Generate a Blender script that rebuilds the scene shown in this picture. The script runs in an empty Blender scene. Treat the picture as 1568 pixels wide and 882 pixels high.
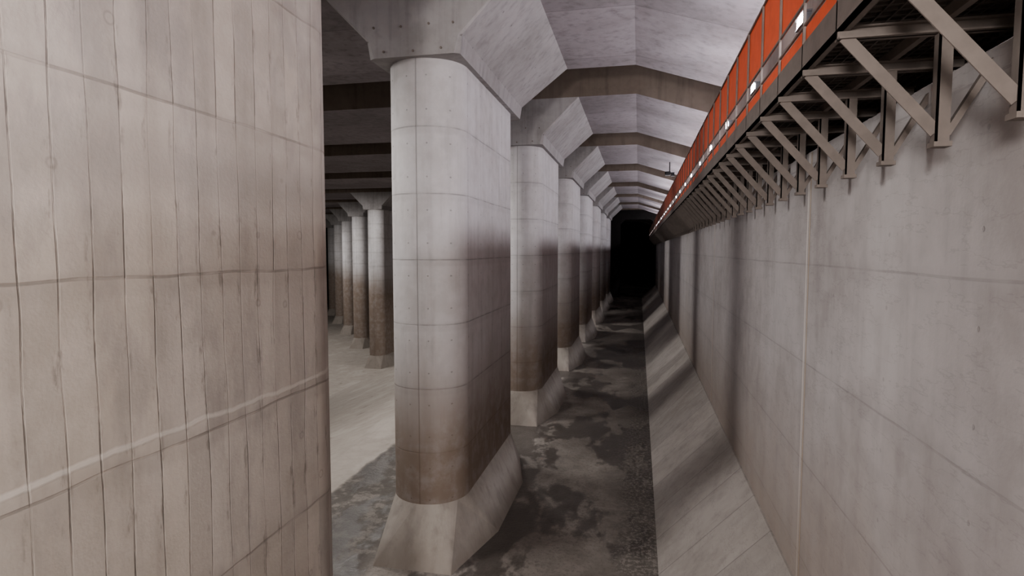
import bpy, bmesh, math, random
from mathutils import Vector, Matrix
random.seed(4)
H0 = 7.8            # camera eye height above corridor floor
S = bpy.context.scene
COL = S.collection

# ------------------------------------------------------------ node helpers
class NT:
    def __init__(s, name):
        s.m = bpy.data.materials.new(name); s.m.use_nodes = True
        s.t = s.m.node_tree; s.t.nodes.clear()
        s.out = s.n('ShaderNodeOutputMaterial'); s.b = s.n('ShaderNodeBsdfPrincipled')
        s.l(s.b.outputs[0], s.out.inputs[0])
    def n(s, typ): return s.t.nodes.new(typ)
    def l(s, a, b): s.t.links.new(a, b)
    def put(s, v, sock):
        if isinstance(v, (int, float)): sock.default_value = v
        elif isinstance(v, tuple): sock.default_value = v if len(v) == len(sock.default_value) else (*v, 1)
        else: s.l(v, sock)
    def math(s, op, a, b=0.0, c=0.0, clamp=False):
        n = s.n('ShaderNodeMath'); n.operation = op; n.use_clamp = clamp
        s.put(a, n.inputs[0]); s.put(b, n.inputs[1]); s.put(c, n.inputs[2]); return n.outputs[0]
    def mul(s, a, b): return s.math('MULTIPLY', a, b)
    def add(s, a, b): return s.math('ADD', a, b)
    def sub(s, a, b): return s.math('SUBTRACT', a, b)
    def ramp(s, v, a, b, lo=0.0, hi=1.0):
        n = s.n('ShaderNodeMapRange'); n.clamp = True; n.interpolation_type = 'SMOOTHSTEP'
        s.put(v, n.inputs[0]); n.inputs[1].default_value = a; n.inputs[2].default_value = b
        n.inputs[3].default_value = lo; n.inputs[4].default_value = hi; return n.outputs[0]
    def mix(s, f, a, b, mode='MIX'):
        n = s.n('ShaderNodeMix'); n.data_type = 'RGBA'; n.blend_type = mode
        s.put(f, n.inputs[0]); s.put(a, n.inputs[6]); s.put(b, n.inputs[7]); return n.outputs[2]
    def pos(s):
        g = s.n('ShaderNodeNewGeometry'); return g.outputs['Position']
    def obj(s):
        g = s.n('ShaderNodeTexCoord'); return g.outputs['Object']
    def xyz(s, v):
        n = s.n('ShaderNodeSeparateXYZ'); s.l(v, n.inputs[0]); return n.outputs
    def scale(s, v, sc):
        n = s.n('ShaderNodeVectorMath'); n.operation = 'MULTIPLY'; s.l(v, n.inputs[0]); n.inputs[1].default_value = sc
        return n.outputs[0]
    def noise(s, v, sc, det=4, rough=.55):
        n = s.n('ShaderNodeTexNoise'); s.l(v, n.inputs['Vector']); n.inputs['Scale'].default_value = sc
        n.inputs['Detail'].default_value = det; n.inputs['Roughness'].default_value = rough; return n.outputs['Fac']
    def white(s, v):
        n = s.n('ShaderNodeTexWhiteNoise'); n.noise_dimensions = '1D'; s.put(v, n.inputs['W']); return n.outputs['Value']
    def line(s, v, period, offset, width):
        a = s.math('DIVIDE', s.sub(v, offset), period)
        d = s.math('ABSOLUTE', s.sub(a, s.math('ROUND', a)))
        d = s.mul(d, period)
        return s.ramp(d, width*.4, width, 1.0, 0.0)

def lin(r, g, b):
    f = lambda c: (c/255/12.92 if c/255 <= .04045 else ((c/255+.055)/1.055)**2.4)
    return (f(r), f(g), f(b), 1)

POUR0 = H0 + 1.38; POURP = 1.62

def concrete(name, base, alt, pour=.6, pourw=.022, seams=None, boards=False, stain=None, joints=False,
             holes=None, holeamt=.45, panels=None, rough=.85, dirt=.35, diag=False):
    k = NT(name); P = k.pos(); px = k.xyz(P)
    dk = lambda f: tuple(c*f for c in base[:3])
    n1 = k.noise(P, .35, 4, .6); n2 = k.noise(P, 2.3, 5, .62); n3 = k.noise(P, 22, 2, .6)
    col = k.mix(k.ramp(n1, .35, .65), base, alt)
    strk = k.noise(k.scale(P, (3.2, 3.2, .22)), 1.0, 4, .6)
    col = k.mix(k.ramp(strk, .45, .75, 0, dirt), col, dk(.55))
    col = k.mix(k.ramp(n2, .35, .7, 0, .35), col, tuple(min(1, c*1.22) for c in alt[:3]))
    col = k.mix(k.ramp(n2, .55, .8, 0, dirt*.8), col, dk(.6))
    h = k.mul(n3, .25)
    if panels:
        axis, size = panels
        w = k.white(k.math('FLOOR', k.math('DIVIDE', px[axis], size)))
        col = k.mix(k.mul(w, .3), col, dk(.5))
        ln = k.line(px[axis], size, 0, .025)
        col = k.mix(k.mul(ln, .35), col, dk(.4))
        h = k.sub(h, ln)
    if boards:
        per = .30
        wob = k.mul(k.sub(k.noise(k.scale(P, (1, 1, .3)), 1.3, 2), .5), .16)
        yy = k.add(px[1], wob)
        bi = k.math('FLOOR', k.math('DIVIDE', yy, per))
        lift = k.math('FLOOR', k.math('DIVIDE', k.sub(px[2], POUR0), POURP))
        w = k.white(k.add(bi, k.mul(lift, 13.37)))
        col = k.mix(k.mul(w, .28), col, dk(.6))
        w2 = k.white(k.add(k.mul(bi, 1.7), k.mul(lift, 5.3)))
        col = k.mix(k.ramp(w2, .6, 1, 0, .25), col, lin(194, 184, 173))
        gl = k.line(yy, per, 0, .011)
        br = k.ramp(k.noise(k.scale(P, (1, 6, .9)), 1.4, 4, .7), .40, .58)
        vis = k.ramp(k.white(k.add(k.mul(k.math('ROUND', k.math('DIVIDE', yy, per)), 3.1), k.mul(lift, 7.7))), .1, .9, .35, 1)
        gm = k.mul(k.mul(gl, k.add(k.mul(br, .56), .14)), vis)
        col = k.mix(gm, col, dk(.28))
        gl2 = k.line(k.add(yy, .02), per, 0, .07)
        bb = k.ramp(k.noise(k.scale(P, (1, 5, 1.4)), 1.7, 4, .7), .53, .68)
        col = k.mix(k.mul(k.mul(gl2, bb), .5), col, dk(.38))
        vo = k.n('ShaderNodeTexVoronoi'); k.l(P, vo.inputs['Vector']); vo.inputs['Scale'].default_value = 1.5
        d = vo.outputs['Distance']
        rg = k.mul(k.ramp(d, .05, .075, 0, 1), k.ramp(d, .075, .10, 1, 0))
        col = k.mix(k.mul(rg, .30), col, dk(.4))
        big = k.noise(k.scale(P, (1, 1.4, .6)), 1.1, 4, .6)
        col = k.mix(k.ramp(big, .5, .68, 0, .35), col, tuple(c*f for c, f in zip(base[:3], (.55, .57, .62))))
        h = k.sub(k.add(h, k.mul(w, .2)), k.mul(gm, 1.2))
    if pour:
        wz = k.add(px[2], k.mul(k.sub(k.noise(P, .7, 2), .5), .03 if not boards else .12))
        pl = k.line(wz, POURP, POUR0, pourw)
        brk = k.ramp(k.noise(P, 1.6, 3), .35, .6, .25, 1)
        col = k.mix(k.mul(k.mul(pl, pour), brk), col, dk(.36))
        h = k.sub(h, k.mul(pl, pour))
        wid = k.line(wz, POURP, POUR0-.05, .16)
        col = k.mix(k.mul(wid, .25*pour), col, dk(.55))
    if boards:
        wz2 = k.add(px[2], k.mul(k.sub(k.noise(P, 1.1, 5), .5), .16))
        d = k.math('ABSOLUTE', k.sub(wz2, H0-1.72))
        rid = k.ramp(d, .01, .04, 1, 0)
        col = k.mix(k.mul(rid, .5), col, lin(200, 195, 189))
        h = k.add(h, k.mul(rid, .5))
        tm = k.mul(k.ramp(wz2, H0+.35, H0+.75, 0, 1), k.ramp(wz2, H0+.8, H0+1.35, 1, 0))
        col = k.mix(k.mul(tm, .38), col, dk(.5))
    if seams or holes:
        O = k.obj(); ox = k.xyz(O)
    if seams:
        sx, per = seams
        a = k.ramp(k.math('ABSOLUTE', ox[0]), .008, .022, 1, 0)
        inner = k.ramp(k.math('ABSOLUTE', ox[1]), 2.55, 2.6, 1, 0)
        b = k.mul(k.line(ox[1], per, 0, .016), inner)
        sm = k.math('MAXIMUM', k.mul(a, sx), k.mul(b, .6))
        col = k.mix(k.mul(sm, .5), col, dk(.4))
        h = k.sub(h, sm)
    if holes:
        a = k.math('DIVIDE', ox[1], holes); a = k.mul(k.sub(a, k.math('ROUND', a)), holes)
        zz = k.math('DIVIDE', k.sub(px[2], POUR0-.4), .81); zz = k.mul(k.sub(zz, k.math('ROUND', zz)), .81)
        da = k.math('SQRT', k.add(k.mul(a, a), k.mul(zz, zz)))
        m = k.ramp(da, .015, .03, 1, 0)
        if seams:
            xx = k.math('DIVIDE', ox[0], .5); xx = k.mul(k.sub(k.sub(xx, .5), k.math('ROUND', k.sub(xx, .5))), .5)
            db = k.math('SQRT', k.add(k.mul(xx, xx), k.mul(zz, zz)))
            m = k.math('MAXIMUM', m, k.mul(k.ramp(db, .012, .026, 1, 0), k.ramp(k.math('ABSOLUTE', ox[1]), 2.6, 2.7)))
        col = k.mix(k.mul(m, holeamt), col, dk(.3))
        h = k.sub(h, k.mul(m, holeamt*2))
    if diag:
        q = k.noise(k.scale(P, (1, .35, 1.6)), 1.5, 5, .65)
        d = k.ramp(k.math('ABSOLUTE', k.sub(q, .5)), .0, .012, 1, 0)
        col = k.mix(k.mul(d, .16), col, dk(.4))
    if joints:
        j1 = k.line(px[1], 12.1, 10.42, .04)
        j2 = k.line(px[1], 12.1, 10.30, .045)
        col = k.mix(k.mul(j1, .8), col, lin(214, 208, 204))
        col = k.mix(k.mul(j2, .55), col, lin(176, 156, 132))
        h = k.sub(h, k.mul(j2, 1.2))
    if stain:
        z0, z1, c, amt = stain
        zz = k.add(px[2], k.mul(k.sub(k.noise(k.scale(P, (1.5, 1.5, .5)), 1, 4), .5), 1.4))
        f = k.ramp(zz, z0, z1, amt, 0)
        f = k.mul(f, k.ramp(n2, .3, .6, .8, 1.05))
        col = k.mix(f, col, c)
    k.l(col, k.b.inputs['Base Color'])
    k.b.inputs['Roughness'].default_value = rough
    k.b.inputs['Specular IOR Level'].default_value = .25
    bp = k.n('ShaderNodeBump'); bp.inputs['Strength'].default_value = .5; bp.inputs['Distance'].default_value = .015
    k.l(h, bp.inputs['Height']); k.l(bp.outputs[0], k.b.inputs['Normal'])
    return k.m

def flat(name, c, rough=.6, metal=0., var=.3, em=None):
    k = NT(name); P = k.pos()
    col = k.mix(k.ramp(k.noise(P, 6, 3), .35, .7, 0, var), c, tuple(x*.5 for x in c[:3]))
    k.l(col, k.b.inputs['Base Color']); k.b.inputs['Roughness'].default_value = rough
    k.b.inputs['Metallic'].default_value = metal
    if em:
        k.b.inputs['Emission Color'].default_value = (*em[:3], 1); k.b.inputs['Emission Strength'].default_value = em[3]
    return k.m

M_pillar = concrete('pillar_concrete', lin(186, 183, 183), lin(199, 197, 199), seams=(1, 1.25), holes=1.25, pour=.5,
                    stain=(H0-5.6, H0-1.6, lin(126, 109, 94), .82))
M_plinth = concrete('plinth_concrete', lin(156, 149, 142), lin(170, 164, 158), pour=0, dirt=.45,
                    stain=(.0, .7, lin(116, 106, 98), .35))
M_cap = concrete('capital_concrete', lin(144, 141, 140), lin(162, 159, 160), pour=0, holes=.9, dirt=.5)
M_board = concrete('board_marked_concrete', lin(165, 157, 149), lin(177, 170, 164), boards=True, dirt=.36, pour=.5, pourw=.018)
M_wall = concrete('wall_concrete', lin(164, 159, 159), lin(180, 176, 177), joints=True, holes=1.8, holeamt=.2, dirt=.22, pour=.25, pourw=.018,
                  stain=(H0-6.3, H0-1.5, lin(148, 131, 115), .55), diag=True)
M_wallu = concrete('shaded_upper_wall_concrete', lin(96, 88, 82), lin(108, 100, 94), pour=.3, dirt=.4)  # shade above the deck is put into this darker wall colour
M_curb = concrete('curb_concrete', lin(158, 152, 147), lin(176, 170, 166), pour=0, panels=(1, 1.75), dirt=.3, diag=True)
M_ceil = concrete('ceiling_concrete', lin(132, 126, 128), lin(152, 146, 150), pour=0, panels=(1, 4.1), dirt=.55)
M_ceild = concrete('shaded_recess_concrete', lin(108, 98, 90), lin(120, 110, 102), pour=0, dirt=.5)  # darker copy of the ceiling concrete, recess shade painted into the colour
M_dark = concrete('unlit_end_wall_concrete', lin(30, 28, 28), lin(36, 33, 33), pour=.5)  # near-black colour paints in the darkness of the unlit far walls
M_steel = flat('galvanised_steel', lin(124, 115, 110), .7, .1)
M_deck = flat('deck_steel', lin(96, 89, 85), .65, .1)
M_orange = flat('orange_sheet', lin(226, 100, 62), .6, 0, .2)
M_lampbody = flat('lamp_housing', lin(90, 90, 92), .4, .6)
M_lamp = flat('lamp_glass', lin(255, 250, 255), .3, 0, 0, em=(1, .95, 1, 25))
M_black = flat('black_plastic', lin(16, 16, 18), .9)

def floor_mat():
    k = NT('floor_concrete'); P = k.pos(); px = k.xyz(P)
    n1 = k.noise(P, .22, 5, .62); n2 = k.noise(P, 1.6, 6, .7); n3 = k.noise(P, 9, 4, .8)
    col = k.mix(k.ramp(n1, .38, .62), lin(130, 124, 119), lin(154, 148, 142))
    col = k.mix(k.ramp(n2, .4, .65, 0, .4), col, lin(104, 98, 93))
    xe = k.add(px[0], k.mul(k.sub(k.noise(P, .9, 3), .5), .5))
    hall = k.ramp(xe, -9.6, -9.4, 1, 0)
    hc = k.mix(k.ramp(n2, .35, .7, 0, .5), lin(162, 155, 148), lin(140, 133, 127))
    hc = k.mix(k.ramp(k.noise(k.scale(P, (1, .5, 1)), .5, 5), .52, .6, 0, .4), hc, lin(178, 172, 166))
    hc = k.mix(k.ramp(k.noise(k.scale(P, (1, .6, 1)), .8, 5, .7), .6, .68, 0, .45), hc, lin(116, 109, 103))
    col = k.mix(k.mul(hall, .94), col, hc)
    nh = k.sub(1.0, hall)
    damp = k.mul(k.ramp(k.noise(k.scale(P, (.5, .26, 1)), .6, 6, .68), .48, .53), nh)
    col = k.mix(k.mul(damp, .66), col, lin(62, 57, 54))
    side = k.mul(k.ramp(px[0], -6.2, -6.8, 0, 1), nh)
    pud = k.mul(side, k.ramp(n2, .42, .52, .55, 1))
    col = k.mix(k.mul(pud, .65), col, lin(56, 51, 48))
    edge = k.ramp(k.add(px[0], k.mul(k.noise(P, 2.2, 4, .7), 1.5)), -.4, .8, 0, 1)
    col = k.mix(k.mul(edge, .6), col, lin(72, 67, 64))
    sp = k.mul(edge, k.ramp(n3, .50, .58, 0, .7))
    col = k.mix(sp, col, lin(168, 162, 156))
    col = k.mix(k.mul(nh, k.ramp(n3, .50, .62, 0, .3)), col, lin(74, 69, 65))
    k.l(col, k.b.inputs['Base Color'])
    k.l(k.sub(.8, k.mul(damp, .5)), k.b.inputs['Roughness'])
    k.b.inputs['Specular IOR Level'].default_value = .3
    bp = k.n('ShaderNodeBump'); bp.inputs['Strength'].default_value = .4; bp.inputs['Distance'].default_value = .04
    k.l(k.add(n3, k.mul(n2, .6)), bp.inputs['Height']); k.l(bp.outputs[0], k.b.inputs['Normal'])
    return k.m
M_floor = floor_mat()

# ------------------------------------------------------------ mesh helpers
def finish(bm, name, mats, parent=None, loc=(0, 0, 0)):
    bmesh.ops.recalc_face_normals(bm, faces=bm.faces)
    me = bpy.data.meshes.new(name); bm.to_mesh(me); bm.free()
    for m in (mats if isinstance(mats, list) else [mats]): me.materials.append(m)
    o = bpy.data.objects.new(name, me); COL.objects.link(o); o.location = loc
    if parent: o.parent = parent
    return o

def box(bm, lo, hi, mat=0):
    v = [bm.verts.new((x, y, z)) for x in (lo[0], hi[0]) for y in (lo[1], hi[1]) for z in (lo[2], hi[2])]
    for f in ((0, 1, 3, 2), (4, 6, 7, 5), (0, 4, 5, 1), (2, 3, 7, 6), (0, 2, 6, 4), (1, 5, 7, 3)):
        bm.faces.new([v[i] for i in f]).material_index = mat

def beam(bm, a, b, w, h, mat=0, up=(0, 0, 1)):
    a = Vector(a); b = Vector(b); d = (b-a).normalized(); u = Vector(up)
    s = d.cross(u)
    if s.length < 1e-4: s = d.cross(Vector((0, 1, 0)))
    s.normalize(); t = s.cross(d).normalized()
    vs = []
    for p in (a, b):
        for i, j in ((-1, -1), (1, -1), (1, 1), (-1, 1)):
            vs.append(bm.verts.new(p + s*w*.5*i + t*h*.5*j))
    for f in ((3, 2, 1, 0), (4, 5, 6, 7), (0, 1, 5, 4), (1, 2, 6, 5), (2, 3, 7, 6), (3, 0, 4, 7)):
        bm.faces.new([vs[i] for i in f]).material_index = mat

def prism_y(bm, prof, y0, y1, mat=0):
    a = [bm.verts.new((x, y0, z)) for x, z in prof]; b = [bm.verts.new((x, y1, z)) for x, z in prof]
    n = len(prof)
    for i in range(n):
        bm.faces.new((a[i], a[(i+1) % n], b[(i+1) % n], b[i])).material_index = mat
    bm.faces.new(a[::-1]).material_index = mat; bm.faces.new(b).material_index = mat

# ------------------------------------------------------------ pillar
R, HF = 1.0, 2.5
SEG = 28
def stadium(r=R):
    pts = []
    for i in range(SEG+1):
        a = math.pi + math.pi*i/SEG
        pts.append((r*math.cos(a), -HF + r*math.sin(a)))
    for i in range(SEG+1):
        a = math.pi*i/SEG
        pts.append((r*math.cos(a), HF + r*math.sin(a)))
    return pts
def pillar(center, zf, ztop, zslab, shaft_mat, capw=2.7):
    bm = bmesh.new(); cx, cy = center
    PH = 1.38
    st = stadium()
    n = len(st)
    def foot(i):
        half = i // (SEG+1); j = i % (SEG+1); t = j/SEG
        w, wf, l1, l2 = 1.62, 1.02, 1.75, 4.15
        if half == 0:
            if t < .17: p = (-w, -l1)
            elif t < .5-.001: p = (-wf, -l2)
            elif t <= .83: p = (wf, -l2)
            else: p = (w, -l1)
        else:
            if t < .17: p = (w, l1)
            elif t < .5-.001: p = (wf, l2)
            elif t <= .83: p = (-wf, l2)
            else: p = (-w, l1)
        return p
    top = [bm.verts.new((x, y, zf+PH)) for x, y in st]
    cache = {}
    def fv(p):
        if p not in cache: cache[p] = bm.verts.new((p[0], p[1], zf-.02))
        return cache[p]
    for i in range(n):
        j = (i+1) % n; a, b = fv(foot(i)), fv(foot(j))
        f = bm.faces.new((top[i], top[j], a) if a is b else (top[i], top[j], b, a)); f.material_index = 1
    s0 = [bm.verts.new((x, y, zf+PH)) for x, y in st]; s1 = [bm.verts.new((x, y, ztop+.03)) for x, y in st]
    for i in range(n):
        j = (i+1) % n; f = bm.faces.new((s0[i], s0[j], s1[j], s1[i])); f.material_index = 0; f.smooth = True
    w0, w1 = 1.14, capw; ya, yb0, yb1 = -3.65, 3.65, 4.5; col = .42
    rise = (w1-w0)*.98
    ch = .13
    def ring(w, y0, y1, z, c):
        return [bm.verts.new(p) for p in ((-w+c, y0, z), (w-c, y0, z), (w, y0+c*.7, z), (w, y1-c, z), (w-c, y1, z), (-w+c, y1, z), (-w, y1-c, z), (-w, y0+c*.7, z))]
    zt = ztop+col+rise
    rings = [ring(w0, ya, yb0, ztop, ch), ring(w0+.06, ya, yb0, ztop+col, ch*.6), ring(w1, ya, yb1, min(zt, zslab), .02)]
    if zt < zslab-.05: rings.append(ring(w1, ya, yb1, zslab+.02, .02))
    for a, b in zip(rings[:-1], rings[1:]):
        for i in range(8):
            j = (i+1) % 8; bm.faces.new((a[i], a[j], b[j], b[i])).material_index = 2
    bm.faces.new(rings[0]).material_index = 2; bm.faces.new(rings[-1][::-1]).material_index = 2
    for (bx, bz) in ((-.75, .14), (.0, .12), (.7, .14), (-1.0, .72), (-.3, .7), (.4, .72), (1.0, .7)):
        r = .03; c0 = bm.verts.new((bx, ya-.03, ztop+bz)); rr = [bm.verts.new((bx+r*math.cos(q), ya-.025, ztop+bz+r*math.sin(q))) for q in [i*math.pi/3 for i in range(6)]]
        r2 = [bm.verts.new((v.co.x, ya+.01, v.co.z)) for v in rr]
        for i in range(6):
            j = (i+1) % 6
            bm.faces.new((c0, rr[i], rr[j])).material_index = 3; bm.faces.new((rr[i], r2[i], r2[j], rr[j])).material_index = 3
    return finish(bm, 'concrete_pillar', [shaft_mat, M_plinth, M_cap, M_steel], loc=(cx, cy, 0))

CX = -5.32; ROW0 = 17.05; P = 12.1
ZS = H0+6.56
YEND = 98.0; YHALL = 150.0; XL_ = -82.0
for k in range(-1, 7):
    pillar((CX, ROW0+k*P-(.2 if k == -1 else 0)), 0, H0+4.62, ZS, M_board if k == -1 else M_pillar)

FDROP = 5.8
def zfloor(x):
    if x > -11: return 0.0
    return -FDROP*min(1, (-11-x)/17)
cols = [(-29.7, 4), (-38.0, 5), (-46.1, 6), (-54.3, 7), (-62.5, 8)]
for x, k0 in cols:
    for k in range(k0, min(k0+2, 10)):
        pillar((x, ROW0+k*P), zfloor(x), H0+4.62, ZS, M_pillar)

# ------------------------------------------------------------ shell
XW = 2.7; XU = 3.3; Y0 = -9.0
bm = bmesh.new()
prof = [(XW, 0), (-11, 0), (-28, -FDROP), (XL_, -FDROP), (XL_, -7), (XW, -7)]
prism_y(bm, prof, Y0, YHALL)
finish(bm, 'floor', M_floor)
bm = bmesh.new()
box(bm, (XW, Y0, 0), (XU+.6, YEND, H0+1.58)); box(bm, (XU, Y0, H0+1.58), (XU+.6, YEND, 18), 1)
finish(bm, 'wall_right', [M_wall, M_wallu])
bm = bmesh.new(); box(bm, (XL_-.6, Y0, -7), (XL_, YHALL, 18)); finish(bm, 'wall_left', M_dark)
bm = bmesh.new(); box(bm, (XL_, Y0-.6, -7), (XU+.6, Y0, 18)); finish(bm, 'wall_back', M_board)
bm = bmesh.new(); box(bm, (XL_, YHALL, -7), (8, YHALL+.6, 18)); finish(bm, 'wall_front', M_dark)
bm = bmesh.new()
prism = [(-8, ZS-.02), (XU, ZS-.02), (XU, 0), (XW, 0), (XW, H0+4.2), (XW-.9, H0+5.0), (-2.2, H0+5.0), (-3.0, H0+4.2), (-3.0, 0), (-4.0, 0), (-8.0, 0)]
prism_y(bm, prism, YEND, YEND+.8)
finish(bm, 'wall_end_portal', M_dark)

bm = bmesh.new()
prism_y(bm, [(.57, 0), (XW, 0), (XW, 2.15), (XW-.04, 2.15)], Y0, YEND)
finish(bm, 'concrete_curb_right', M_curb)  # sloping concrete curb at the foot of the right wall

bm = bmesh.new()
for k in range(-3, 11):
    a = ROW0+k*P-3.65; b = ROW0+k*P+4.55
    a = max(a, Y0)
    if b < Y0: continue
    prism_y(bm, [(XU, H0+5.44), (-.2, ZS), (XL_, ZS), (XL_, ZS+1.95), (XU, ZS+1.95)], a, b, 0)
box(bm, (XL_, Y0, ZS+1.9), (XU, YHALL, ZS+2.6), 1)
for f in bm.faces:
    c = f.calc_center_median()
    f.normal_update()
    if abs(f.normal.y) > .9 and c.z < ZS+1.9: f.material_index = 1  # slab end faces get the painted recess shade
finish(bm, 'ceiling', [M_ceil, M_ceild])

# ------------------------------------------------------------ walkway
root = bpy.data.objects.new('steel_walkway', None); COL.objects.link(root)
XO = 1.60; ZD = H0+1.95; XP = 2.365; XI = 3.28
ya, yb = -2.0, YEND
SP = 1.048; YB = [5.41+SP*k for k in range(-6, 88)]
bm = bmesh.new()
box(bm, (XO+.02, ya, ZD-.012), (XI, yb, ZD+.004))
for i in range(15):
    x = XO+.06+i*(XI-XO-.1)/14
    box(bm, (x-.008, ya, ZD-.04), (x+.008, yb, ZD-.01))
y = ya
while y < yb:
    box(bm, (XO+.02, y, ZD-.035), (XI-.02, y+.02, ZD-.012)); y += .12 if y < 22 else .4
finish(bm, 'deck_grating', M_deck, root)
bm = bmesh.new()
box(bm, (XO-.03, ya, ZD-.15), (XO+.02, yb, ZD+.10))
box(bm, (XO-.03, ya, ZD-.15), (XO+.07, yb, ZD-.135))
box(bm, (XP-.03, ya, ZD-.13), (XP+.03, yb, ZD-.04))
finish(bm, 'stringers', M_steel, root)
bm = bmesh.new()
zb = H0+.83
for y in YB:
    box(bm, (XO-.02, y-.055, ZD-.22), (XW+.3, y+.055, ZD-.205)); box(bm, (XO-.02, y-.01, ZD-.22), (XW+.3, y+.01, ZD-.12))
    box(bm, (XO-.02, y-.055, ZD-.135), (XW+.3, y+.055, ZD-.12))
    box(bm, (XP-.05, y-.045, zb+.03), (XP-.035, y+.045, ZD-.2)); box(bm, (XP-.05, y-.045, zb+.03), (XP+.05, y-.03, ZD-.2))
    box(bm, (XP-.065, y-.06, zb), (XP+.065, y+.06, zb+.04))
    beam(bm, (XO+.03, y-.02, ZD-.2), (XP-.04, y-.02, zb+.12), .012, .10)
    beam(bm, (XO+.03, y+.02, ZD-.2), (XP-.04, y+.02, zb+.12), .08, .012)
    beam(bm, (XP+.04, y, zb+.1), (XW+.02, y, H0+1.5), .06, .05)
finish(bm, 'brackets', M_steel, root)
bm = bmesh.new()
for y in YB:
    box(bm, (XO-.03, y-.014, ZD-.14), (XO-.005, y+.014, ZD+1.32))
for z in (1.31, .515, .285):
    box(bm, (XO-.025, ya, ZD+z-.012), (XO-.005, yb, ZD+z+.012))
finish(bm, 'guard_rail', M_steel, root)
bm = bmesh.new()
box(bm, (XO+.0, ya, ZD+.52), (XO+.01, yb, ZD+1.34))
box(bm, (XO+.0, ya, ZD+.02), (XO+.01, yb, ZD+.27))
finish(bm, 'orange_screen', M_orange, root)

lamp_y = [10.4+4.0*k for k in range(-3, 22)]
ZL = H0+3.67; XLm = 2.50
for i, y in enumerate(lamp_y):
    e = bpy.data.objects.new('wall_floodlight', None); e.location = (XLm, y, ZL); COL.objects.link(e)
    bm = bmesh.new()
    beam(bm, (.79, 0, -.1), (.08, 0, .0), .05, .05); box(bm, (.77, -.1, -.2), (.8, .1, 0))
    box(bm, (.0, -.22, -.07), (.10, .22, .09)); box(bm, (-.03, -.24, .07), (.1, .24, .10))
    box(bm, (-.03, -.24, -.09), (.1, .24, -.07))
    finish(bm, 'housing', M_lampbody, e)
    bm = bmesh.new(); box(bm, (-.02, -.20, -.06), (.0, .20, .06)); finish(bm, 'lens', M_lamp, e)
    if i < 14 or i % 2 == 0:
        L = bpy.data.lights.new('flood', 'POINT'); L.energy = 240 if i < 14 else 400; L.color = (.97, .94, 1); L.shadow_soft_size = .06
        lo = bpy.data.objects.new('flood', L); lo.location = (-.12, 0, 0); lo.parent = e; COL.objects.link(lo)

def flood(name, loc, energy, target, size=1.0, spot=None, color=(1, .965, .93), blend=.5):
    L = bpy.data.lights.new(name, 'SPOT' if spot else 'POINT'); L.energy = energy; L.color = color
    L.shadow_soft_size = size
    if spot: L.spot_size = math.radians(spot); L.spot_blend = blend
    o = bpy.data.objects.new(name, L); o.location = loc
    o.rotation_euler = (Vector(target)-Vector(loc)).to_track_quat('-Z', 'Y').to_euler(); COL.objects.link(o)
    return o
for y in (10.5, 22.9, 35, 59):
    flood('hall_light', (-14, y, H0+5.0), 3400, (-10, y, 0), 1.4, spot=160)
for p in ((-30, 50), (-42, 62), (-54, 76)):
    flood('hall_light', (*p, H0+5.6), 5000, (p[0]-2, p[1]+6, -5), .3, spot=160)
flood('pillar_fill_light', (-2.4, -6.5, H0+1.3), 4900, (-4, 14, H0), .8)
flood('pillar_fill_light', (1.6, -2.0, H0+.5), 1000, (-4.3, 3.0, H0-.5), .8, spot=76, blend=1)  # added fill spot that brightens the near left pillar, not a real fixture

e = bpy.data.objects.new('security_camera', None); e.location = (1.9, 40, H0+5.2); COL.objects.link(e)
bm = bmesh.new()
beam(bm, (0, 0, .55), (0, 0, -.1), .06, .06); box(bm, (-.28, -.3, -.3), (.05, .25, -.08)); box(bm, (.1, -.2, -.36), (.3, .15, -.15))
box(bm, (-.3, -.04, -.18), (.3, .04, -.12)); box(bm, (-.25, -.40, -.26), (-.02, -.3, -.12))
finish(bm, 'body', M_black, e)

w = bpy.data.worlds.new('World'); S.world = w; w.use_nodes = True
w.node_tree.nodes['Background'].inputs[0].default_value = (.02, .019, .02, 1)
try: S.view_settings.look = 'AgX - Medium High Contrast'
except Exception as ex: print(ex)

cam = bpy.data.cameras.new('camera'); cam.lens = 36*893/1568; cam.sensor_width = 36; cam.clip_end = 500
co = bpy.data.objects.new('camera', cam); COL.objects.link(co); co.location = (0, 0, H0)
co.rotation_euler = (math.radians(90-3.72), 0, math.radians(12.25))
S.camera = co
